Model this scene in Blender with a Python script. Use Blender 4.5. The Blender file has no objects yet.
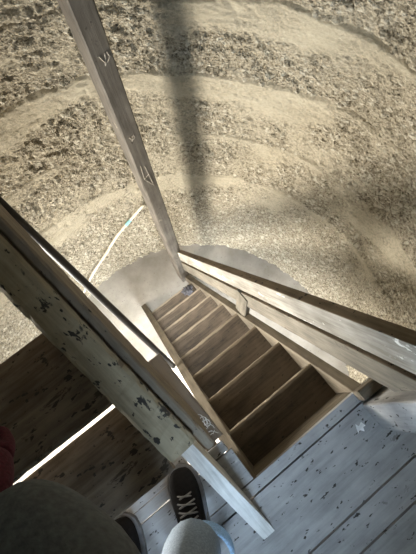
import bpy, bmesh, math, random
import numpy as np
from mathutils import Vector, Matrix, noise as mnoise
random.seed(7); rng = np.random.default_rng(7)
scn = bpy.context.scene
COL = scn.collection
G = -2.25                       # the tower's ground, landing floor is z = 0
RUN, RISE, W = 0.1561, 0.25, 0.436
SL = RISE / RUN
CX, CY, RAD = -0.069, 0.528, 1.321
TOP = 2.45

# ------------------------------------------------------------------ helpers
def link(o, parent=None):
    COL.objects.link(o)
    if parent is not None: o.parent = parent
    return o
def obj(name, bm, mat, parent=None, smooth=False, M=None, mats=None):
    me = bpy.data.meshes.new(name)
    bmesh.ops.recalc_face_normals(bm, faces=bm.faces[:])
    bm.to_mesh(me); bm.free()
    for m in (mats or [mat]): me.materials.append(m)
    if smooth:
        for p in me.polygons: p.use_smooth = True
    o = bpy.data.objects.new(name, me)
    if M is not None: o.matrix_world = M
    return link(o, parent)
def tag(o, label=None, cat=None, group=None, kind=None):
    if label: o['label'] = label
    if cat: o['category'] = cat
    if group: o['group'] = group
    if kind: o['kind'] = kind
    return o
def empty(name, loc=(0, 0, 0)):
    o = bpy.data.objects.new(name, None); o.location = loc; o.empty_display_size = .05
    return link(o)
def frame(p0, p1, up=(0, 0, 1)):
    """matrix whose x axis runs from p0 to p1, origin at the middle"""
    p0, p1 = Vector(p0), Vector(p1); x = (p1 - p0).normalized()
    y = Vector(up).cross(x).normalized(); z = x.cross(y)
    M = Matrix((x, y, z)).transposed().to_4x4(); M.translation = (p0 + p1) / 2
    return M, (p1 - p0).length
def board_bm(L, wy, hz, bev=.004, segs=14, wob=.0006, chips=0, seed=0):
    """a sawn board along local x with eased, slightly worn edges"""
    r = random.Random(seed)
    bm = bmesh.new()
    n = max(2, int(segs)); b = bev
    prof = [(-wy/2+b, -hz/2), (wy/2-b, -hz/2), (wy/2, -hz/2+b), (wy/2, hz/2-b), (wy/2-b, hz/2), (-wy/2+b, hz/2), (-wy/2, hz/2-b), (-wy/2, -hz/2+b)]
    rings = []
    for i in range(n+1):
        x = -L/2 + L*i/n; ring = []
        for k, (y, z) in enumerate(prof):
            c = (r.random() < chips) * r.uniform(.1, .5) * b
            s = 1 - c / max(.01, math.hypot(y, z))
            ring.append(bm.verts.new((x + (r.uniform(-wob, wob) if 0 < i < n else 0), y*s + r.uniform(-wob, wob), z*s + r.uniform(-wob, wob))))
        rings.append(ring)
    for a, c in zip(rings, rings[1:]):
        for k in range(8):
            bm.faces.new((a[k], a[(k+1) % 8], c[(k+1) % 8], c[k]))
    bm.faces.new(rings[0][::-1]); bm.faces.new(rings[-1])
    return bm
def board(name, p0, p1, wy, hz, mat, parent=None, up=(0, 0, 1), **kw):
    M, L = frame(p0, p1, up)
    return obj(name, board_bm(L, wy, hz, **kw), mat, parent, M=M)
def extrude_x(name, poly, x0, x1, mat, parent=None, bev=.004, top=None):
    """polygon in the y z plane given thickness along x; local x runs along the y z direction of its first edge"""
    e = (Vector((0, *poly[1])) - Vector((0, *poly[0]))).normalized()
    y = Vector((1, 0, 0)); z = e.cross(y)
    M = Matrix((e, y, z)).transposed().to_4x4()
    o = Vector(((x0+x1)/2, sum(p[0] for p in poly)/len(poly), sum(p[1] for p in poly)/len(poly)))
    M.translation = o; Mi = M.inverted()
    bm = bmesh.new()
    a = [bm.verts.new(Mi @ Vector((x0, *p))) for p in poly]; b = [bm.verts.new(Mi @ Vector((x1, *p))) for p in poly]
    n = len(poly)
    bm.faces.new(a); bm.faces.new(b[::-1])
    for k in range(n): bm.faces.new((a[k], b[k], b[(k+1) % n], a[(k+1) % n]))
    if bev: bmesh.ops.bevel(bm, geom=bm.edges[:], offset=bev, segments=2, affect='EDGES', profile=.6)
    if top:
        bm.normal_update(); bmesh.ops.recalc_face_normals(bm, faces=bm.faces[:])
        for f in bm.faces:
            if (M.to_3x3() @ f.normal).z > .3: f.material_index = 1
        return obj(name, bm, mat, parent, M=M, mats=[mat, top])
    return obj(name, bm, mat, parent, M=M)
def tube_bm(bm, pts, rad, n=10, cap=True):
    pts = [Vector(p) for p in pts]; rings = []
    t0 = (pts[1]-pts[0]).normalized(); ref = Vector((0, 0, 1)) if abs(t0.z) < .9 else Vector((1, 0, 0))
    for i, p in enumerate(pts):
        t = (pts[min(i+1, len(pts)-1)] - pts[max(i-1, 0)]).normalized()
        u = t.cross(ref).normalized(); v = t.cross(u)
        r = rad[i] if hasattr(rad, '__len__') else rad
        rings.append([bm.verts.new(p + r*(u*math.cos(2*math.pi*k/n) + v*math.sin(2*math.pi*k/n))) for k in range(n)])
    for a, c in zip(rings, rings[1:]):
        for k in range(n): bm.faces.new((a[k], a[(k+1) % n], c[(k+1) % n], c[k]))
    if cap: bm.faces.new(rings[0][::-1]); bm.faces.new(rings[-1])
    return bm
def smooth_path(pts, n=8):
    pts = [Vector(p) for p in pts]; out = []
    P = [pts[0]*2 - pts[1]] + pts + [pts[-1]*2 - pts[-2]]
    for i in range(1, len(P)-2):
        for k in range(n):
            t = k/n; a, b, c, d = P[i-1], P[i], P[i+1], P[i+2]
            out.append(.5*((2*b) + (c-a)*t + (2*a-5*b+4*c-d)*t*t + (3*b-a-3*c+d)*t**3))
    out.append(pts[-1]); return out

# ------------------------------------------------------------------ materials
def mat(name):
    m = bpy.data.materials.new(name); m.use_nodes = True
    nt = m.node_tree; return m, nt, nt.nodes['Principled BSDF']
def N(nt, t, **kw):
    n = nt.nodes.new(t)
    for k, v in kw.items():
        if k in n.inputs.keys(): n.inputs[k].default_value = v
        else: setattr(n, k, v)
    return n
def ramp(nt, fac, stops):
    r = nt.nodes.new('ShaderNodeValToRGB'); cr = r.color_ramp
    while len(cr.elements) < len(stops): cr.elements.new(.5)
    for e, (p, c) in zip(cr.elements, stops):
        e.position = p; e.color = (*c, 1) if hasattr(c, '__len__') else (c, c, c, 1)
    nt.links.new(fac, r.inputs[0]); return r
def mix(nt, fac, a, b):
    m = nt.nodes.new('ShaderNodeMix'); m.data_type = 'RGBA'
    for s, i in ((fac, 0), (a, 6), (b, 7)):
        if hasattr(s, 'links') or hasattr(s, 'is_linked'): nt.links.new(s, m.inputs[i])
        elif hasattr(s, '__len__'): m.inputs[i].default_value = (*s, 1)
        else: m.inputs[i].default_value = s
    return m.outputs[2]
def coords(nt, scale, kind='Object'):
    tc = nt.nodes.new('ShaderNodeTexCoord'); mp = nt.nodes.new('ShaderNodeMapping')
    mp.inputs['Scale'].default_value = scale; nt.links.new(tc.outputs[kind], mp.inputs[0]); return mp.outputs[0]
def wood(name, dark, light, chip=None, chip_amt=.5, spot=None, spot_amt=.35, rough=.75, grain=1., edge=None, spec=.3, streak=.3, chip_scale=9):
    """grained board running along local x; chip = paint lost in flakes, spot = dark specks, edge = (axis, sign pos, colour) worn arris"""
    m, nt, b = mat(name); L = nt.links
    g = N(nt, 'ShaderNodeTexNoise', Scale=1.0, Detail=8., Roughness=.65); L.new(coords(nt, (3.5, 60, 60)), g.inputs['Vector'])
    c2 = N(nt, 'ShaderNodeTexNoise', Scale=1.0, Detail=5., Roughness=.6); L.new(coords(nt, (5, 9, 9)), c2.inputs['Vector'])
    gm = N(nt, 'ShaderNodeMath', operation='MULTIPLY_ADD'); L.new(g.outputs[0], gm.inputs[0]); gm.inputs[1].default_value = grain
    ad = N(nt, 'ShaderNodeMath', operation='MULTIPLY_ADD'); L.new(c2.outputs[0], ad.inputs[0]); ad.inputs[1].default_value = 1.1; ad.inputs[2].default_value = -.55 - .5*(grain-1)
    L.new(ad.outputs[0], gm.inputs[2])
    col = ramp(nt, gm.outputs[0], [(.3, dark), (.68, light)]).outputs[0]
    hs = gm.outputs[0]
    if chip:
        cn = N(nt, 'ShaderNodeTexNoise', Scale=1.0, Detail=6., Roughness=.7, Distortion=.4); L.new(coords(nt, (chip_scale, chip_scale*2.2, chip_scale*2.2)), cn.inputs['Vector'])
        cm = ramp(nt, cn.outputs[0], [(chip_amt, 0.), (chip_amt+.035, 1.)]).outputs[0]
        col = mix(nt, cm, col, chip)
    if spot:
        sn = N(nt, 'ShaderNodeTexNoise', Scale=1.0, Detail=3., Roughness=.6); L.new(coords(nt, (26, 55, 55)), sn.inputs['Vector'])
        sm = ramp(nt, sn.outputs[0], [(spot_amt-.03, 1.), (spot_amt, 0.)]).outputs[0]
        col = mix(nt, sm, col, spot)
    if edge:
        ax, pos, wid, ec = edge
        tc = nt.nodes.new('ShaderNodeTexCoord'); sp = nt.nodes.new('ShaderNodeSeparateXYZ'); L.new(tc.outputs['Object'], sp.inputs[0])
        en = N(nt, 'ShaderNodeTexNoise', Scale=1.0, Detail=4.); L.new(coords(nt, (14, 30, 30)), en.inputs['Vector'])
        mm = N(nt, 'ShaderNodeMath', operation='MULTIPLY_ADD'); L.new(en.outputs[0], mm.inputs[0]); mm.inputs[1].default_value = wid*1.2; L.new(sp.outputs[ax], mm.inputs[2])
        em = ramp(nt, mm.outputs[0], [(0, 0.), (1, 1.)])
        mr = N(nt, 'ShaderNodeMapRange'); L.new(mm.outputs[0], mr.inputs[0]); mr.inputs[1].default_value = pos; mr.inputs[2].default_value = pos + wid*.4
        col = mix(nt, mr.outputs[0], col, ec)
    L.new(col, b.inputs['Base Color']); b.inputs['Roughness'].default_value = rough; b.inputs['Specular IOR Level'].default_value = spec
    bp = N(nt, 'ShaderNodeBump', Strength=.5, Distance=.004); L.new(hs, bp.inputs['Height']); L.new(bp.outputs[0], b.inputs['Normal'])
    return m
def plain(name, col, rough=.6, metal=0., bump=0., scale=40., var=.25, spec=.4):
    m, nt, b = mat(name); L = nt.links
    n = N(nt, 'ShaderNodeTexNoise', Scale=scale, Detail=5.); L.new(coords(nt, (1, 1, 1)), n.inputs['Vector'])
    c = ramp(nt, n.outputs[0], [(.3, tuple(x*(1-var) for x in col)), (.7, tuple(min(1, x*(1+var)) for x in col))]).outputs[0]
    L.new(c, b.inputs['Base Color']); b.inputs['Roughness'].default_value = rough; b.inputs['Metallic'].default_value = metal; b.inputs['Specular IOR Level'].default_value = spec
    if bump:
        bp = N(nt, 'ShaderNodeBump', Strength=bump, Distance=.003); L.new(n.outputs[0], bp.inputs['Height']); L.new(bp.outputs[0], b.inputs['Normal'])
    return m
M_tread = wood('tread_wood', (.055, .041, .028), (.13, .099, .068), spot=(.05, .04, .03), spot_amt=.36, edge=(1, .082, .018, (.27, .22, .155)))
M_string = wood('stringer_wood', (.085, .069, .047), (.17, .14, .10), chip=(.24, .21, .17), chip_amt=.66)
M_land = wood('landing_boards', (.27, .27, .27), (.42, .42, .42), spot=(.05, .045, .04), spot_amt=.37, chip=(.22, .215, .21), chip_amt=.64, grain=.8)
M_white = wood('white_painted_wood', (.42, .42, .40), (.74, .74, .72), chip=(.30, .28, .25), chip_amt=.66)
M_rail = wood('worn_white_rail', (.155, .138, .11), (.30, .28, .242), chip=(.60, .58, .52), chip_amt=.61, chip_scale=8)
M_railtop = wood('bare_rail_top', (.10, .075, .048), (.21, .165, .115), spot=(.03, .024, .018), spot_amt=.38)
M_beamside = wood('brown_beam_side', (.13, .105, .075), (.24, .20, .15), spot=(.04, .033, .026), spot_amt=.34)
M_railb = wood('grey_mid_rail', (.09, .079, .06), (.18, .158, .122), chip=(.07, .055, .04), chip_amt=.62)
M_beam = wood('olive_paint_beam', (.22, .185, .12), (.40, .345, .24), spot=(.035, .03, .024), spot_amt=.39, chip=(.055, .048, .04), chip_amt=.58)
M_post = wood('post_wood', (.072, .061, .048), (.135, .118, .096), spot=(.06, .05, .04), spot_amt=.34, chip=(.33, .29, .23), chip_amt=.66)
M_uptread = wood('upper_tread_wood', (.10, .078, .055), (.22, .18, .135), spot=(.04, .035, .03), spot_amt=.40, chip=(.07, .055, .04), chip_amt=.6)
M_edge = wood('edge_board_wood', (.13, .105, .08), (.25, .21, .165))
M_chalk = plain('scratched_white', (.8, .8, .78), .9)
M_scar = plain('pale_scar', (.36, .32, .26), .9)
M_black = plain('black_pipe_paint', (.02, .018, .016), .5, 0., 0, var=.3, spec=.3)
M_conduit = plain('cream_conduit', (.62, .56, .42), .5)
M_teal = plain('teal_tape', (.22, .5, .5), .5)
M_paper = plain('paper_white', (.85, .86, .86), .8)
M_rag = plain('slate_rag', (.075, .073, .08), .9, bump=.6, scale=60)
M_denim = plain('pale_denim', (.24, .30, .37), .9, bump=.4, scale=180)
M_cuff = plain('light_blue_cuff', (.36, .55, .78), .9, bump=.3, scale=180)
M_jacket = plain('grey_jacket_cloth', (.10, .112, .118), .8, bump=.4, scale=120)
M_glove = plain('maroon_knit', (.085, .012, .022), .85, bump=.6, scale=220)
M_skin = plain('skin', (.55, .36, .27), .5, var=.08)
M_hair = plain('dark_hair', (.05, .035, .025), .6)
M_shoe = plain('black_shoe_leather', (.009, .008, .008), .8, bump=.5, scale=90, spec=.15)
M_sole = plain('shoe_sole_rubber', (.16, .16, .165), .7)
M_lace = plain('lace_grey', (.20, .19, .18), .8)
M_eye = plain('eye_white', (.8, .8, .78), .3); M_iris = plain('iris', (.08, .05, .03), .3); M_lip = plain('lips', (.45, .2, .17), .5)
M_ceil = wood('ceiling_boards', (.16, .13, .09), (.3, .25, .18))

def wall_material():
    m, nt, b = mat('slipform_concrete'); L = nt.links
    at = N(nt, 'ShaderNodeAttribute', attribute_name='stone'); ar = N(nt, 'ShaderNodeAttribute', attribute_name='rough')
    n1 = N(nt, 'ShaderNodeTexNoise', Scale=3.2, Detail=7., Roughness=.65); L.new(coords(nt, (1, 1, 2.2)), n1.inputs['Vector'])
    n2 = N(nt, 'ShaderNodeTexNoise', Scale=70., Detail=5., Roughness=.7); L.new(coords(nt, (1, 1, 1.5)), n2.inputs['Vector'])
    base = ramp(nt, n1.outputs[0], [(.3, (.31, .272, .195)), (.7, (.43, .385, .29))]).outputs[0]
    agg = ramp(nt, n2.outputs[0], [(.37, (.07, .057, .038)), (.46, (.24, .205, .145)), (.6, (.38, .335, .25)), (.72, (.52, .47, .365))]).outputs[0]
    base = mix(nt, .22, base, agg)
    col = mix(nt, ar.outputs['Fac'], base, agg)
    st = ramp(nt, at.outputs['Fac'], [(.0, 0.), (.35, 0.), (.7, .7)]).outputs[0]
    col = mix(nt, st, col, (.52, .475, .375))
    L.new(col, b.inputs['Base Color']); b.inputs['Roughness'].default_value = .92; b.inputs['Specular IOR Level'].default_value = .15
    v = N(nt, 'ShaderNodeTexVoronoi', Scale=95.); L.new(coords(nt, (1, 1, 1.5)), v.inputs['Vector'])
    mm = N(nt, 'ShaderNodeMath', operation='MULTIPLY'); L.new(v.outputs['Distance'], mm.inputs[0]); L.new(ar.outputs['Fac'], mm.inputs[1])
    h = N(nt, 'ShaderNodeMath', operation='MULTIPLY_ADD'); L.new(n2.outputs[0], h.inputs[0]); h.inputs[1].default_value = .9; L.new(mm.outputs[0], h.inputs[2])
    bp = N(nt, 'ShaderNodeBump', Strength=1., Distance=.009); L.new(h.outputs[0], bp.inputs['Height']); L.new(bp.outputs[0], b.inputs['Normal'])
    return m
def ground_material():
    m, nt, b = mat('dusty_concrete'); L = nt.links
    n1 = N(nt, 'ShaderNodeTexNoise', Scale=5., Detail=8., Roughness=.6); L.new(coords(nt, (1, 1, 1)), n1.inputs['Vector'])
    n2 = N(nt, 'ShaderNodeTexNoise', Scale=60., Detail=4.); L.new(coords(nt, (1, 1, 1)), n2.inputs['Vector'])
    c = ramp(nt, n1.outputs[0], [(.3, (.175, .157, .128)), (.7, (.29, .268, .232))]).outputs[0]
    s = ramp(nt, n2.outputs[0], [(.30, 1.), (.36, 0.)]).outputs[0]
    c = mix(nt, s, c, (.14, .12, .09))
    L.new(c, b.inputs['Base Color']); b.inputs['Roughness'].default_value = .9
    bp = N(nt, 'ShaderNodeBump', Strength=.35, Distance=.006); L.new(n1.outputs[0], bp.inputs['Height']); L.new(bp.outputs[0], b.inputs['Normal'])
    return m

# ------------------------------------------------------------------ numpy noise for the wall relief
def _h(i, j, k, s):
    n = (i*374761393 + j*668265263 + k*2147483647 + s*1274126177) & 0xffffffff
    n = ((n ^ (n >> 13)) * 1274126177) & 0xffffffff
    n = ((n ^ (n >> 16)) * 2246822519) & 0xffffffff
    return ((n ^ (n >> 15)) & 0xffff) / 65535.
def vnoise(P, s=0):
    F = np.floor(P); f = P - F; I = F.astype(np.int64); f = f*f*(3-2*f); r = 0
    for dx in (0, 1):
        for dy in (0, 1):
            for dz in (0, 1):
                w = (f[:, 0] if dx else 1-f[:, 0]) * (f[:, 1] if dy else 1-f[:, 1]) * (f[:, 2] if dz else 1-f[:, 2])
                r = r + w*_h(I[:, 0]+dx, I[:, 1]+dy, I[:, 2]+dz, s)
    return r
def fbm(P, o=4, s=0):
    r = 0; a = .5; t = 0
    for k in range(o): r = r + a*vnoise(P*(2**k), s+k); t += a; a *= .5
    return r/t
def worley(P, s=0):
    F = np.floor(P).astype(np.int64); best = np.full(len(P), 9.); ident = np.zeros(len(P))
    for dx in (-1, 0, 1):
        for dy in (-1, 0, 1):
            for dz in (-1, 0, 1):
                I = F + np.array([dx, dy, dz])
                q = np.stack([I[:, k] + .15 + .7*_h(I[:, 0], I[:, 1], I[:, 2], s+k) for k in range(3)], 1)
                d = np.sqrt(((P-q)**2).sum(1)); m = d < best
                best[m] = d[m]; ident[m] = _h(I[:, 0], I[:, 1], I[:, 2], s+9)[m]
    return best, ident
def sstep(a, b, x):
    t = np.clip((x-a)/(b-a), 0, 1); return t*t*(3-2*t)

# ------------------------------------------------------------------ setting
DOOR = (math.radians(249), math.radians(288), G, -.35)
DOOR2 = (math.radians(151), math.radians(180), G, -.12)          # opening in the wall: angles and heights
WIN = (math.radians(244), math.radians(264), .8, 1.7)
def wall():
    d = math.radians
    ang = np.concatenate([np.arange(-42, 150.9, .27), np.linspace(151, 180, 30), np.linspace(182, 248, 34), np.linspace(249, 296, 95), np.linspace(298, 318, 10)[:-1]])
    ang = np.radians(ang)
    zz = np.concatenate([np.arange(G-.05, .72, .0062), np.linspace(.75, 1.7, 30), np.linspace(1.75, TOP, 16)])
    na, nz = len(ang), len(zz)
    A, Z = np.meshgrid(ang, zz, indexing='ij'); A = A.ravel(); Z = Z.ravel()
    P = np.stack([RAD*np.cos(A), RAD*np.sin(A), Z], 1)
    wob = (fbm(P*3.1, 4, 5)-.5)*.09 + (fbm(P*14, 3, 8)-.5)*.03
    zl = Z + wob
    ledges = np.array([1.7, 1.25, .80, .36, -.02, -.47, -.93, -1.40, -1.86, -2.4])
    idx = np.searchsorted(-ledges, -zl, side='right') - 1
    idx = np.clip(idx, 0, len(ledges)-2)
    up = ledges[idx]; dn = ledges[idx+1]; t = (up-zl)/(up-dn)       # 0 just under a ledge, 1 at the bottom of the lift
    patch = fbm(P*np.array([1.7, 1.7, 2.6]), 3, 21)
    rough = sstep(.16, .42, t + (patch-.5)*1.7 + .15*sstep(-.05, .1, Z))
    rough = np.maximum(rough, sstep(.46, .60, patch)*.8*sstep(.03, .15, t))
    rough = .22*sstep(.35, .6, fbm(P*6, 3, 25)) + .78*rough*(.55+.45*sstep(.3, .6, fbm(P*8, 3, 27)))
    rough = np.where(Z < -1.25, np.maximum(rough, .85), rough)
    S = np.array([1, 1, 1.9])
    w1, i1 = worley(P*S*27, 31); w2, i2 = worley(P*S*55, 47)
    keep1 = (i1 > .45); keep2 = (i2 > .35)
    st1 = np.where(keep1, sstep(.52, .28, w1), 0); st2 = np.where(keep2, sstep(.55, .25, w2), 0)
    pit = sstep(.52, .70, fbm(P*S*20, 3, 61)); grit = fbm(P*S*60, 2, 71)-.5
    disp = (fbm(P*2.2, 4, 3)-.5)*.03 + (fbm(P*S*9, 3, 13)-.5)*.012
    disp += rough*(st1*.011 + st2*.007 - pit*.020 + grit*.010 - .006)
    # horizontal float marks in the smooth bands
    disp += (1-rough)*(fbm(P*np.array([4, 4, 45]), 3, 81)-.5)*.008 + sstep(.6,.75,fbm(P*S*18, 3, 65))*-.008
    # thin horizontal cracks and float lines
    cz = fbm(P*np.array([3, 3, 30]), 3, 101); disp -= .008*sstep(.035, .0, np.abs(cz-.5))*sstep(.45, .6, fbm(P*4, 2, 103))
    # the broken ledge line: a drip lip over a groove
    gl = fbm(P*np.array([5, 5, 1.]), 3, 91); near = (up-zl)
    disp -= .030*sstep(.017, .0, np.abs(near-.010))*sstep(.22, .42, gl)
    lip = (zl-dn); disp += .016*sstep(.05, .0, lip)*sstep(.35, .55, gl)
    R = RAD - disp
    V = np.stack([CX + R*np.cos(A), CY + R*np.sin(A), Z], 1)
    ii, jj = np.meshgrid(np.arange(na), np.arange(nz-1), indexing='ij'); ii = ii.ravel(); jj = jj.ravel()
    i2_ = (ii+1) % na
    am = (ang[ii] + ang[i2_])/2; am = np.where(ii == na-1, d(317), am); zm = (zz[jj]+zz[jj+1])/2
    keep = np.ones(len(ii), bool)
    for a0, a1, z0, z1 in (DOOR2, DOOR, WIN): keep &= ~((am > a0) & (am < a1) & (zm > z0-.1 if z0 == G else zm > z0) & (zm < z1))
    ii, i2_, jj = ii[keep], i2_[keep], jj[keep]
    Fc = np.stack([ii*nz+jj, ii*nz+jj+1, i2_*nz+jj+1, i2_*nz+jj], 1).astype(np.int32)
    me = bpy.data.meshes.new('wall_round')
    me.vertices.add(len(V)); me.vertices.foreach_set('co', V.astype(np.float32).ravel())
    me.loops.add(Fc.size); me.loops.foreach_set('vertex_index', Fc.ravel())
    me.polygons.add(len(Fc)); me.polygons.foreach_set('loop_start', (np.arange(len(Fc))*4).astype(np.int32))
    me.polygons.foreach_set('use_smooth', np.ones(len(Fc), bool))
    me.update(calc_edges=True); me.validate()
    for nm, val in (('stone', rough*np.maximum(st1*np.where(i1 > .6, 1., .3), st2*np.where(i2 > .75, .9, .1))), ('rough', rough)):
        a = me.attributes.new(nm, 'FLOAT', 'POINT'); a.data.foreach_set('value', val.astype(np.float32))
    me.materials.append(wall_material())
    o = bpy.data.objects.new('wall_round', me); link(o); o['kind'] = 'structure'
    return o
wall()

def disc(name, z0, z1, r, m, n=96):
    bm = bmesh.new()
    a = [bm.verts.new((CX+r*math.cos(2*math.pi*k/n), CY+r*math.sin(2*math.pi*k/n), z1)) for k in range(n)]
    b = [bm.verts.new((v.co.x, v.co.y, z0)) for v in a]
    bm.faces.new(a); bm.faces.new(b[::-1])
    for k in range(n): bm.faces.new((a[k], b[k], b[(k+1) % n], a[(k+1) % n]))
    o = obj(name, bm, m); o['kind'] = 'structure'; return o
disc('ground', G-.12, G, 4.5, ground_material())
disc('ceiling', TOP, TOP+.12, 1.45, M_ceil)

# reveal and frame of the doorway and of the window: they keep the wall's thickness
def reveal(name, a0, a1, z0, z1, t, m, sill=True):
    bm = bmesh.new(); n = 10; ro = RAD + t; ri = RAD - .012
    def ring(r, z): return [bm.verts.new((CX+r*math.cos(a0+(a1-a0)*k/n), CY+r*math.sin(a0+(a1-a0)*k/n), z)) for k in range(n+1)]
    it, ot, ib, ob = ring(ri, z1), ring(ro, z1), ring(ri, z0), ring(ro, z0)
    for k in range(n):
        bm.faces.new((it[k], it[k+1], ot[k+1], ot[k]))
        if sill: bm.faces.new((ib[k], ob[k], ob[k+1], ib[k+1]))
    bm.faces.new((it[0], ot[0], ob[0], ib[0])); bm.faces.new((it[n], ib[n], ob[n], ot[n]))
    o = obj(name, bm, m); o['kind'] = 'structure'; return o
M_reveal = plain('reveal_plaster', (.5, .45, .36), .9, bump=.4)
reveal('trim_1', DOOR2[0], DOOR2[1], DOOR2[2], DOOR2[3], .22, M_reveal, False)
reveal('trim_2', WIN[0], WIN[1], WIN[2], WIN[3], .22, M_reveal)
reveal('trim_5', DOOR[0], DOOR[1], DOOR[2], DOOR[3], .22, M_reveal, False)
def frame_on_wall(name, a0, a1, z0, z1, r, m, w=.05, mull=False, bottom=True):
    p = lambda a, z: Vector((CX+r*math.cos(a), CY+r*math.sin(a), z))
    bm = bmesh.new()
    segs = [(p(a0, z0), p(a0, z1)), (p(a1, z0), p(a1, z1)), (p(a0, z1), p(a1, z1))]
    if bottom: segs.append((p(a0, z0), p(a1, z0)))
    if mull: segs += [((p(a0, z0)+p(a1, z0))/2, (p(a0, z1)+p(a1, z1))/2)]
    for s, e in segs:
        M, Ln = frame(s, e, up=(math.cos((a0+a1)/2), math.sin((a0+a1)/2), 0))
        b2 = board_bm(Ln+.02, w, .06, segs=3)
        me = bpy.data.meshes.new('tmp'); b2.to_mesh(me); b2.free(); me.transform(M); bm.from_mesh(me); bpy.data.meshes.remove(me)
    o = obj(name, bm, m); o['kind'] = 'structure'; return o
frame_on_wall('door_2', DOOR2[0], DOOR2[1], DOOR2[2], DOOR2[3], RAD+.12, M_white, .05, bottom=False)
frame_on_wall('door_1', DOOR[0], DOOR[1], DOOR[2], DOOR[3], RAD+.12, M_white, .07, bottom=False)
frame_on_wall('window_1', WIN[0], WIN[1], WIN[2], WIN[3], RAD+.12, M_white, .05, True)

# landing floor: boards along x with open joints, inside the round wall, around the stair hole
def landing():
    ys = [-.0, -.040, -.268, -.364, -.56, -.80]
    ys = [(-.0, -.036), (-.042, -.265), (-.272, -.361), (-.368, -.56), (-.566, -.80)]
    bm = bmesh.new()
    def slab(x0, x1, y0, y1, z0=-.035, z1=0., n=24):
        """one board, ends cut to the round wall"""
        top, bot = [], []
        for k in range(n+1):
            x = x0 + (x1-x0)*k/n
            row = []
            for y in (y0, y1):
                rr = RAD - .004; xx, yy = x-CX, y-CY; q = math.hypot(xx, yy)
                s = min(1, rr/q) if q > 0 else 1
                row.append((CX+xx*s, CY+yy*s, z1 + random.uniform(-.0006, .0006)))
            top.append([bm.verts.new(p) for p in row]); bot.append([bm.verts.new((p[0], p[1], z0)) for p in row])
        for k in range(n):
            bm.faces.new((top[k][0], top[k+1][0], top[k+1][1], top[k][1])); bm.faces.new((bot[k][0], bot[k][1], bot[k+1][1], bot[k+1][0]))
            for s in (0, 1): bm.faces.new((top[k][s], bot[k][s], bot[k+1][s], top[k+1][s]))
        for k in (0, n): bm.faces.new((top[k][0], top[k][1], bot[k][1], bot[k][0]))
    for y1, y0 in ys: slab(-1.05 if y0 > -.5 else -.8, 1.05 if y0 > -.5 else .7, y0, y1)
    # left arm of the landing beside the hole
    slab(-1.2, -.012, .004, .12); slab(-1.2, -.022, .125, .160); slab(-1.2, -.16, .163, .26)
    bmesh.ops.remove_doubles(bm, verts=bm.verts[:], dist=1e-6)
    o = obj('floor', bm, M_land); o['kind'] = 'structure'
    # header under the landing edge, seen inside the hole
    h = board('trim_3', (-.045, -.022, -.165), (W+.045, -.022, -.165), .04, .255, M_string, segs=10); h['kind'] = 'structure'
    for nm, yy in (('gap_blocker_1', -.039), ('gap_blocker_2', .142)):  # boards added below two joints so the lit ground doesn't show through
        j = board(nm, (-1.0 if yy < 0 else -1.1, yy, -.085), (-.092, yy, -.085), .04, .10, M_string, segs=8); j['kind'] = 'structure'
    h2 = board('trim_4', (-.07, .0, -.095), (-.07, .26, -.095), .035, .12, M_string, segs=6); h2['kind'] = 'structure'
landing()

# ------------------------------------------------------------------ lower stair
def lower_stair():
    t = empty('staircase', (W/2, 9*RUN, G))
    tag(t, 'steep brown plank staircase going down from the blue-grey landing to the ground', 'staircase')
    inv = t.matrix_world.inverted()
    off = Vector(t.location)
    for k in range(1, 9):
        y = k*RUN; z = -k*RISE
        M, L = frame((0, y-.09, z-.016), (W, y-.09, z-.016))
        bm = board_bm(L, .18, .032, bev=.005, segs=16, wob=.0005, chips=.25, seed=k)
        o = obj('tread', bm, M_tread, None, M=M); o.parent = t; o.matrix_parent_inverse = Matrix.Translation(-off)
    for x0, x1, up, up2 in ((-.045, 0, .03, .0), (W, W+.042, .045, .0)):
        ye = 9*RUN + .02 if x0 < 0 else 1.352
        poly = [(.0, -.002), (ye, -ye*SL+up), (ye, G), (ye-.14, G), (0.0, -.34)]
        o = extrude_x('stringer', poly, x0, x1, M_string); o.parent = t; o.matrix_parent_inverse = Matrix.Translation(-off)
    return t
lower_stair()

# right hand rail of the lower stair
def right_rail():
    XR = .45
    t = empty('handrail', (XR, 1.36, -1.6)); off = Vector(t.location)
    tag(t, 'chipped off-white two-board handrail sloping down the right side of the stair', 'handrail')
    def fix(o): o.parent = t; o.matrix_parent_inverse = Matrix.Translation(-off); return o
    c = 1/math.sqrt(1+SL*SL)
    def pt(y, h): return (y, h - SL*y)
    y0, y1 = -.018, 1.352
    fix(extrude_x('top_rail', [pt(y0, .79), pt(y1, .69), pt(y1, .50), pt(y0, .565)], XR, XR+.038, M_rail, top=M_railtop))
    fix(extrude_x('mid_rail', [pt(y0, .515), pt(y1, .445), pt(y1, .24), pt(y0, .285)], XR, XR+.036, M_railb, top=M_railtop))
    fix(board('baluster', (.462, .60, -.922), (.462, .60, -.50), .085, .036, M_railb, up=(1, 0, 0)))
    return t
right_rail()

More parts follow.
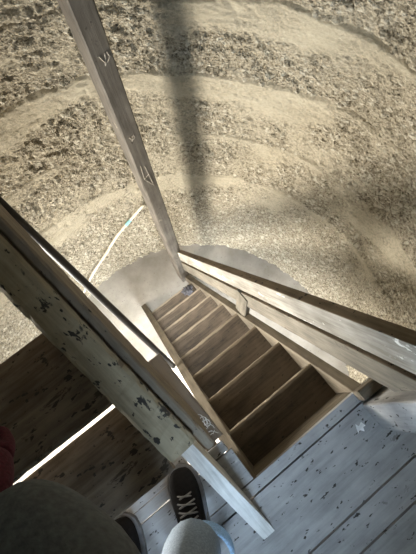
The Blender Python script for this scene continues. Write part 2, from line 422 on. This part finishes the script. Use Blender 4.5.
# tall post at the foot of the stair
def posts():
    t = board('wooden_post', (.445, 1.412, G), (.445, 1.412, TOP), .10, .082, M_post, up=(1, 0, 0), segs=60, chips=.3, bev=.006, wob=.001, seed=3)
    tag(t, 'tall grey-brown wooden post with carved scratches at the foot of the stair', 'post')
    M = t.matrix_world.inverted()
    def carving(strokes, w):
        bm = bmesh.new()
        for pts in strokes: tube_bm(bm, [M @ Vector((x, 1.3615, z)) for x, z in pts], w, 5)
        o = obj('carving', bm, M_scar, t); o['label'] = 'pale carved scratch marks'
    for cx, cz, q in ((.45, .40, .026), (.44, -.03, .018)):
        carving([[(cx-.6*q, cz+q), (cx, cz-.6*q), (cx+.25*q, cz+.9*q)], [(cx-.2*q, cz-.8*q), (cx, cz-.2*q)], [(cx+.2*q, cz-.5*q), (cx+.8*q, cz+.1*q), (cx+.6*q, cz+q)]], .0024)
    carving([[(.43, -.24), (.425, -.36), (.455, -.34)], [(.45, -.26), (.46, -.44)], [(.425, -.36), (.462, -.46)]], .0016)
    # top newel at the landing's right edge
    n = board('newel_post', (.482, -.098, 0.), (.50, -.075, 1.15), .105, .105, M_land, up=(1, 0, 0), segs=20, chips=.2, seed=8)
    tag(n, 'square weathered newel standing on the landing where the handrail ends', 'post')
    b = board('wooden_block', (.432, -.012, .036), (.528, -.016, .036), .036, .07, M_string, up=(0, 0, 1), segs=5, chips=.2, seed=9)
    tag(b, 'short dark brown wood block wedged beside the landing edge and newel', 'block')
posts()

# ------------------------------------------------------------------ upper stair
def upper_stair():
    t = empty('staircase', (-.07, -.17, 0)); off = Vector(t.location)
    tag(t, 'open plank staircase rising at the left from the landing, lit gap between its treads', 'staircase')
    def fix(o): o.parent = t; o.matrix_parent_inverse = Matrix.Translation(-off); return o
    D = Vector((-.075, 1, .52))
    for dx, wd in ((0, 0), (-.72, 0)):
        a = Vector((-.080+dx, .218, .42)); hz = .215; e = D.normalized()
        b = a + D*1.02
        M, L = frame(a, b); n = M.to_3x3().col[2]
        M.translation = M.translation - n*hz/2
        bm = board_bm(L, .082, hz, bev=.009, segs=70, wob=.0007, chips=.3, seed=30)
        bm.normal_update(); bmesh.ops.recalc_face_normals(bm, faces=bm.faces[:])
        for f in bm.faces:
            if f.normal.z > .5 or f.normal.x < -.5: f.material_index = 1
        o = fix(obj('stringer', bm, None, M=M, mats=[M_beamside, M_beam])); o['label'] = 'thick stair stringer with olive chipped top'
        if dx == 0:
            s0, s1 = a + Vector((.041+.0135, 0, -.03)) - D*.035, b + Vector((.041+.0135, 0, -.03))
            M2, L2 = frame(s0, s1); M2.translation = M2.translation - M2.to_3x3().col[2]*.095
            fix(obj('side_board', board_bm(L2, .025, .19, bev=.006, segs=50, wob=.0006, chips=.3, seed=31), M_beamside, M=M2))
        # white foot piece between the landing and the stringer
        q0 = Vector((-.0765+dx, -.155, .0)); q1 = q0 + D*.40
        poly0 = [(q0.y, 0), (q1.y, q1.z), (q1.y, q1.z-.12), (.09, 0)]
        f = fix(extrude_x('stringer_foot', poly0, -.0235, .0235, M_white, bev=.003))
        sh = Matrix.Identity(4); sh[0][1] = -.075; sh[0][3] = .075*q0.y
        FM = f.matrix_basis.copy(); f.data.transform(FM.inverted() @ sh @ FM)
        f.matrix_basis = Matrix.Translation((q0.x, 0, 0)) @ FM
        f['label'] = 'white painted foot of the stringer'
    for k, (yf, z, dp) in enumerate([(.198, .33, .2275), (.4235, .43, .267), (.83, .62, .25), (1.06, .75, .25)]):
        xr = -.128 - .075*(yf-.2)
        fix(board('tread', (xr-.012, yf+dp/2, z-.018), (-.745, yf+dp/2, z-.018), dp, .036, M_uptread, segs=22, wob=.0005, chips=.2, seed=20+k))
    return t
upper_stair()

# board along the left edge of the hole, its end scribbled white
def edge_board():
    t = board('edge_board', (-.078, .172, -.010), (-.086, .53, -.010), .145, .03, M_edge, segs=14, chips=.1, seed=40)
    tag(t, 'brown floor board beside the stair hole with white scribbles at its end', 'board')
    M = t.matrix_world.inverted(); bm = bmesh.new(); r = random.Random(3)
    for cx, cy, s in ((-.036, .262, .012), (-.030, .248, .012), (-.024, .236, .010)):
        pts = [M @ Vector((cx+s*(1-.1*k/9)*math.cos(.75*k), cy+1.2*s*math.sin(.75*k), .0062)) for k in range(10)]
        tube_bm(bm, smooth_path(pts, 3), .0012, 5)
    for k in range(9):
        a = Vector((-.048+.035*r.random(), .195+.05*r.random(), .0062)); d = Vector((r.uniform(-.012, .012), r.uniform(-.018, .018), 0))
        tube_bm(bm, [M @ (a-d), M @ (a+d*.3+Vector((.003, .002, 0))), M @ (a+d)], .0009, 5)
    o = obj('scribbles', bm, M_chalk, t); tag(o, 'white scribbled marks')
edge_board()

# black pipe leaning between the lower stringer and the olive rail
bm = bmesh.new()
P0, P1 = Vector((-.058, .60, -.93)), Vector((-.096, 1.105, .46))
tube_bm(bm, [Vector((0, 0, 0)) + (P1-P0)*k/12 for k in range(13)], .0155, 14)
o = obj('metal_pipe', bm, M_black, smooth=True, M=Matrix.Translation(P0))
tag(o, 'black metal pipe slanting down beside the olive rail to the stair stringer', 'pipe')

# cream conduit lying on the wall
def on_wall(a, z, r=0): return Vector((CX+(RAD-r)*math.cos(a), CY+(RAD-r)*math.sin(a), z))
def wang(x, y): return math.atan2(y-CY, x-CX)
raw = [(.46, 1.74, -1.22), (.33, 1.79, -1.38), (.17, 1.83, -1.545), (.02, 1.85, -1.71), (-.13, 1.85, -1.83), (-.28, 1.83, -1.945), (-.45, 1.78, -2.06)]
pts = [on_wall(wang(x, y), z, .028) for x, y, z in raw]
t = empty('conduit', pts[0])
tag(t, 'thin cream conduit curving down the rough wall left of the tall post', 'pipe')
sp = [p - pts[0] for p in smooth_path(pts, 6)]
obj('tube', tube_bm(bmesh.new(), sp, .0105, 10), M_conduit, t, smooth=True)
o = obj('tape_band', tube_bm(bmesh.new(), sp[6:9], .012, 10), M_teal, t, smooth=True); o['label'] = 'teal tape band'

# scrap of paper on the landing
bm = bmesh.new()
pp = [(-.018, -.010), (-.004, .018), (.001, .006), (.016, .012), (.020, -.006), (.010, -.004), (.004, -.017), (-.006, -.004)]
a = [bm.verts.new((x, y, .0012+.002*random.random())) for x, y in pp]; b = [bm.verts.new((v.co.x, v.co.y, .0002)) for v in a]
bm.faces.new(a); bm.faces.new(b[::-1])
for k in range(8): bm.faces.new((a[k], b[k], b[(k+1) % 8], a[(k+1) % 8]))
o = obj('paper_scrap', bm, M_paper, M=Matrix.Translation((.372, -.096, 0))); tag(o, 'small torn white paper scrap lying on the blue-grey landing', 'paper')

# crumpled rag at the foot of the tall post
bm = bmesh.new(); bmesh.ops.create_icosphere(bm, subdivisions=4, radius=1)
for v in bm.verts:
    n = mnoise.fractal(v.co*2.2, .8, 2., 4)*.35
    v.co = Vector((v.co.x*.040, v.co.y*.034, v.co.z*.022))*(1+2.*n)
    v.co.z = max(v.co.z, -.03)
o = obj('rag', bm, M_rag, smooth=True, M=Matrix.Translation((.368, 1.195, -1.967))); tag(o, 'dark slate crumpled rag on the lowest tread against the tall post', 'rag')

# ------------------------------------------------------------------ photographer
def skin(name, verts, edges, radii, m, parent, root=0, sub=2):
    me = bpy.data.meshes.new(name); me.from_pydata([Vector(v) for v in verts], edges, []); me.materials.append(m)
    o = bpy.data.objects.new(name, me); link(o, parent)
    s = o.modifiers.new('Skin', 'SKIN'); s.use_smooth_shade = True
    lay = me.skin_vertices[0].data
    for k, r in enumerate(radii):
        lay[k].radius = (r, r) if not hasattr(r, '__len__') else r
        lay[k].use_root = (k == root)
    d = o.modifiers.new('Sub', 'SUBSURF'); d.levels = sub; d.render_levels = sub
    return o
def person():
    t = empty('person', (0, 0, 0))
    tag(t, 'person in grey jacket and pale denim standing on the landing in black shoes', 'person')
    V = []; E = []; Rr = []
    def add(p, r, j=None):
        V.append(p); Rr.append(r)
        if j is not None: E.append((j, len(V)-1))
        return len(V)-1
    pel = add((-.40, -.22, .93), .135)
    ch = add((-.32, -.14, 1.12), .135, pel); ch2 = add((-.24, -.06, 1.28), .13, ch)
    nk = add((-.19, -.01, 1.42), .055, ch2); hd0 = add((-.165, .015, 1.49), .058, nk)
    AR = (-.255, -.015, .10); AL = (-.495, -.015, .10)
    KR = (-.27, -.03, .50); KL = (-.50, -.02, .50)
    for A_, K_, H_ in ((AR, KR, (-.31, -.22, .86)), (AL, KL, (-.49, -.19, .86))):
        h = add(H_, .092, pel); k = add(K_, .062, h); c = add(((A_[0]+K_[0])/2, (A_[1]+K_[1])/2-.02, .33), .055, k); a = add(A_, .032, c)
        pass
    # arms: right one raised to the camera, left one reaching forward
    sl = add((-.37, .06, 1.33), .06, ch2); el = add((-.128, .160, 1.0), .05, sl); wl = add((-.235, .320, .925), .034, el)
    sr = add((-.10, -.18, 1.33), .06, ch2); er = add((.10, -.20, 1.15), .046, sr); wr = add((.13, .02, 1.50), .030, er)
    body = skin('body', V, E, Rr, M_skin, t)
    # head
    bm = bmesh.new(); bmesh.ops.create_uvsphere(bm, u_segments=32, v_segments=24, radius=1)
    for v in bm.verts:
        x, y, z = v.co
        v.co = Vector((x*.072*(1-.18*max(0, -z)), y*.094*(1-.12*max(0, -z)) , z*.118))
    Fd = Vector((.55, .72, -.42)).normalized()
    y_ = Fd; x_ = y_.cross(Vector((0, 0, 1))).normalized(); z_ = x_.cross(y_)
    HM = Matrix((x_, y_, z_)).transposed().to_4x4(); HM.translation = (-.135, .045, 1.585)
    head = obj('head', bm, M_skin, t, smooth=True, M=HM)
    bm = bmesh.new(); bmesh.ops.create_uvsphere(bm, u_segments=28, v_segments=20, radius=1)
    bmesh.ops.delete(bm, geom=[v for v in bm.verts if v.co.z < .15 and v.co.y > -.05 - .6*v.co.z or v.co.z < -.55], context='VERTS')
    for v in bm.verts: v.co = Vector((v.co.x*.079, v.co.y*.102-.003, v.co.z*.126))*(1+.02*mnoise.noise(v.co*9))
    obj('hair', bm, M_hair, head, smooth=True)
    bm = bmesh.new()
    tube_bm(bm, [(0, .088, .02), (0, .104, -.012), (0, .112, -.028), (0, .090, -.034)], [.008, .011, .015, .012], 10)
    obj('nose', bm, M_skin, head, smooth=True)
    for s in (-1, 1):
        bm = bmesh.new(); bmesh.ops.create_uvsphere(bm, u_segments=14, v_segments=10, radius=.0125); e = obj('eye', bm, M_eye, head, smooth=True, M=None); e.location = (s*.031, .076, .012)
        bm = bmesh.new(); bmesh.ops.create_uvsphere(bm, u_segments=12, v_segments=8, radius=.006); q = obj('iris', bm, M_iris, e, smooth=True); q.location = (0, .0085, 0)
        bm = bmesh.new(); bmesh.ops.create_uvsphere(bm, u_segments=12, v_segments=10, radius=1)
        for v in bm.verts: v.co = Vector((v.co.x*.010, v.co.y*.018, v.co.z*.031))
        q = obj('ear', bm, M_skin, head, smooth=True); q.location = (s*.073, -.004, -.004)
    bm = bmesh.new(); tube_bm(bm, [(-.024, .076, -.062), (0, .084, -.060), (.024, .076, -.062)], [.003, .006, .003], 8); obj('mouth', bm, M_lip, head, smooth=True)
    # clothes
    jv = [(-.40, -.22, .90), (-.32, -.14, 1.12), (-.24, -.06, 1.29), (-.195, -.015, 1.39)]; je = [(0, 1), (1, 2), (2, 3)]; jr = [.158, .155, .15, .075]
    def ja(p, r, j): jv.append(p); jr.append(r); je.append((j, len(jv)-1)); return len(jv)-1
    a = ja((-.37, .06, 1.33), .085, 2); a = ja((-.26, .105, 1.16), .078, a); a = ja((-.137, .160, 1.0), .077, a); a = ja((-.187, .245, .965), .074, a); ja((-.235, .318, .925), .068, a)
    a = ja((-.10, -.18, 1.33), .085, 2); a = ja((.10, -.20, 1.15), .066, a); ja((.125, -.03, 1.42), .046, a)
    skin('jacket', jv, je, jr, M_jacket, t)
    tv = [(-.40, -.22, .92)]; te = []; tr = [.15]
    def ta(p, r, j): tv.append(p); tr.append(r); te.append((j, len(tv)-1)); return len(tv)-1
    for A_, K_, H_ in ((AR, KR, (-.31, -.22, .84)), (AL, KL, (-.49, -.19, .84))):
        h = ta(H_, .108, 0); k = ta(K_, .082, h); c = ta((A_[0]+.01, A_[1]+.015, .26), .082, k); ta((A_[0]+.012, A_[1]+.02, .135), .090, c)
    tro = skin('trousers', tv, te, tr, M_denim, t)
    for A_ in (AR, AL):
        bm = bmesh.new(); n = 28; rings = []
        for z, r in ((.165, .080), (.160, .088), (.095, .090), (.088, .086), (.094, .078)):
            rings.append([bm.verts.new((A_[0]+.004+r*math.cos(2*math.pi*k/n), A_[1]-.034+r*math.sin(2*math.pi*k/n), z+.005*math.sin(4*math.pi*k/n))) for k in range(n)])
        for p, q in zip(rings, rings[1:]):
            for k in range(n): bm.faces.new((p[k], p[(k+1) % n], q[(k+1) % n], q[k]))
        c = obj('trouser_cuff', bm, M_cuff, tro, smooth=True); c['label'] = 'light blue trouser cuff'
    # hands: palm and five fingers each
    def hand(wr_, dirv, palm_n, m, nm, side, sc=1.):
        d = Vector(dirv).normalized(); nrm = Vector(palm_n); nrm = (nrm - d*nrm.dot(d)).normalized(); lat = d.cross(nrm)*side
        hv = []; he = []; hr = []
        def ha(p, r, j=None):
            hv.append(p); hr.append(r*sc)
            if j is not None: he.append((j, len(hv)-1))
            return len(hv)-1
        w0 = Vector(wr_); r0 = ha(w0, .024); c = ha(w0 + d*.045*sc, .026, r0)
        for k, (ln, of) in enumerate(((.070, .030), (.080, .010), (.074, -.010), (.058, -.029))):
            b = ha(w0 + d*.085*sc + lat*of*sc, .0115, c); q = ha(w0 + d*(.085+ln*.5)*sc + lat*of*1.08*sc + nrm*.010*sc, .0095, b); q2 = ha(w0 + d*(.085+ln*.8)*sc + lat*of*1.08*sc + nrm*.028*sc, .0085, q); ha(w0 + d*(.085+ln*.92)*sc + lat*of*1.05*sc + nrm*.045*sc, .0075, q2)
        b = ha(w0 + d*.03*sc + lat*.030*sc + nrm*.01*sc, .014, c); q = ha(w0 + d*.058*sc + lat*.050*sc + nrm*.024*sc, .011, b); ha(w0 + d*.085*sc + lat*.052*sc + nrm*.036*sc, .009, q)
        return skin(nm, hv, he, hr, m, t, sub=2)
    g = hand((-.236, .325, .922), (.02, .9, -.45), (-1, -.3, -.5), M_glove, 'glove', 1, 1.15); g['label'] = 'maroon knitted glove'
    hand((.125, .0, 1.485), (.1, .75, .62), (-1, .2, 0), M_skin, 'hand', 1)
    # shoes
    for A_ in (AR, AL):
        s = shoe(); s.parent = t; s.matrix_world = Matrix.Translation((A_[0]+.0, A_[1], 0)) @ Matrix.Rotation(math.radians(-20), 4, 'Z')
    return t
def shoe():
    """a lace-up shoe pointing along +y, ankle over the origin"""
    secs = [(-.085, .030, .02, .085), (-.075, .038, .02, .105), (-.03, .040, .02, .125), (.02, .041, .02, .118), (.07, .045, .02, .092), (.12, .050, .02, .074), (.165, .048, .02, .064), (.195, .038, .02, .054), (.212, .020, .022, .042)]
    bm = bmesh.new(); n = 20; rings = []
    for y, w, zb, zt in secs:
        ring = []
        for k in range(n):
            a = 2*math.pi*k/n; c, s = math.cos(a), math.sin(a)
            ring.append(bm.verts.new((w*math.copysign(abs(c)**.8, c), y, (zb+zt)/2 + (zt-zb)/2*math.copysign(abs(s)**.75, s))))
        rings.append(ring)
    for p, q in zip(rings, rings[1:]):
        for k in range(n): bm.faces.new((p[k], p[(k+1) % n], q[(k+1) % n], q[k]))
    bm.faces.new(rings[0][::-1]); bm.faces.new(rings[-1])
    up = obj('shoe', bm, M_shoe, smooth=True); up['label'] = 'black lace-up shoe'
    d = up.modifiers.new('Sub', 'SUBSURF'); d.levels = 1; d.render_levels = 1
    bm = bmesh.new(); out = []
    for y, w, *_ in secs: out.append((w+.006, y))
    out = [(x, y) for x, y in out]; loop = out + [(-x, y) for x, y in reversed(out)]
    loop = [(0, -.096)] + loop[:len(out)] + [(0, .224)] + loop[len(out):]
    a = [bm.verts.new((x, y, .0)) for x, y in loop]; b = [bm.verts.new((x, y, .026)) for x, y in loop]
    bm.faces.new(a[::-1]); bm.faces.new(b); n = len(a)
    for k in range(n): bm.faces.new((a[k], a[(k+1) % n], b[(k+1) % n], b[k]))
    so = obj('sole', bm, M_sole, up); so['label'] = 'grey rubber sole'
    bm = bmesh.new()
    for k in range(5):
        y = .035+.022*k; z = .118-.011*k
        tube_bm(bm, smooth_path([(-.028, y, z-.012), (-.010, y+.006, z+.001), (.010, y+.010, z+.001), (.028, y+.014, z-.012)], 4), .0028, 6)
        tube_bm(bm, smooth_path([(.028, y, z-.012), (.010, y+.006, z+.003), (-.010, y+.010, z+.002), (-.028, y+.014, z-.012)], 4), .0028, 6)
    tube_bm(bm, smooth_path([(0, .035, .121), (.03, .05, .115), (.045, .03, .09), (.05, .06, .04)], 5), .0025, 6)
    l = obj('laces', bm, M_lace, up, smooth=True); l['label'] = 'grey shoe laces'
    return up
person()

# ------------------------------------------------------------------ light: daylight through the doorway and the window
def area(name, a, z, w, h, power, colr, r=RAD+.24, tilt=0, spread=180):
    l = bpy.data.lights.new(name, 'AREA'); l.shape = 'RECTANGLE'; l.size = w; l.size_y = h; l.energy = power; l.color = colr; l.spread = math.radians(spread)
    o = bpy.data.objects.new(name, l); link(o)
    o.location = (CX+r*math.cos(a), CY+r*math.sin(a), z)
    dirv = Vector((-math.cos(a), -math.sin(a), tilt)).normalized()
    o.rotation_euler = dirv.to_track_quat('-Z', 'Y').to_euler(); return o
area('side_door_daylight', (DOOR2[0]+DOOR2[1])/2, -.80, .50, 1.3, 175, (1., .955, .87))
area('door_daylight', (DOOR[0]+DOOR[1])/2, (DOOR[2]+DOOR[3])/2, .85, 1.85, 115, (.90, .95, 1.), tilt=-.9, spread=105)
area('window_daylight', (WIN[0]+WIN[1])/2, (WIN[2]+WIN[3])/2, .5, .95, 64, (.60, .79, 1.))
s = bpy.data.lights.new('sun', 'SUN'); s.energy = 20; s.angle = math.radians(.5); s.color = (1, .95, .85)
so = bpy.data.objects.new('sun', s); link(so); so.rotation_euler = Vector((.95, -.30, -1.25)).normalized().to_track_quat('-Z', 'Y').to_euler()
w = bpy.data.worlds.new('World'); scn.world = w; w.use_nodes = True
bg = w.node_tree.nodes['Background']; bg.inputs[0].default_value = (.6, .75, 1, 1); bg.inputs[1].default_value = 1.

# ------------------------------------------------------------------ camera
C = Vector((.08990684, .23938346, 1.50572535))
right = Vector((.7841542, -.6180191, -.0561651)); down = Vector((-.6056272, -.7423975, -.2864641)); fwd = Vector((.1353434, .2586471, -.9564433))
cam = bpy.data.cameras.new('camera'); co = bpy.data.objects.new('camera', cam); link(co)
Mx = Matrix((right, -down, -fwd)).transposed().to_4x4(); Mx.translation = C; co.matrix_world = Mx
cam.sensor_width = 36; cam.sensor_fit = 'VERTICAL'; cam.sensor_height = 36; cam.lens = 412.126/554*36; cam.clip_start = .01
scn.camera = co
scn.view_settings.view_transform = 'Standard'; scn.view_settings.look = 'None'; scn.view_settings.gamma = 1; scn.view_settings.use_curve_mapping = False
scn.view_settings.exposure = .16
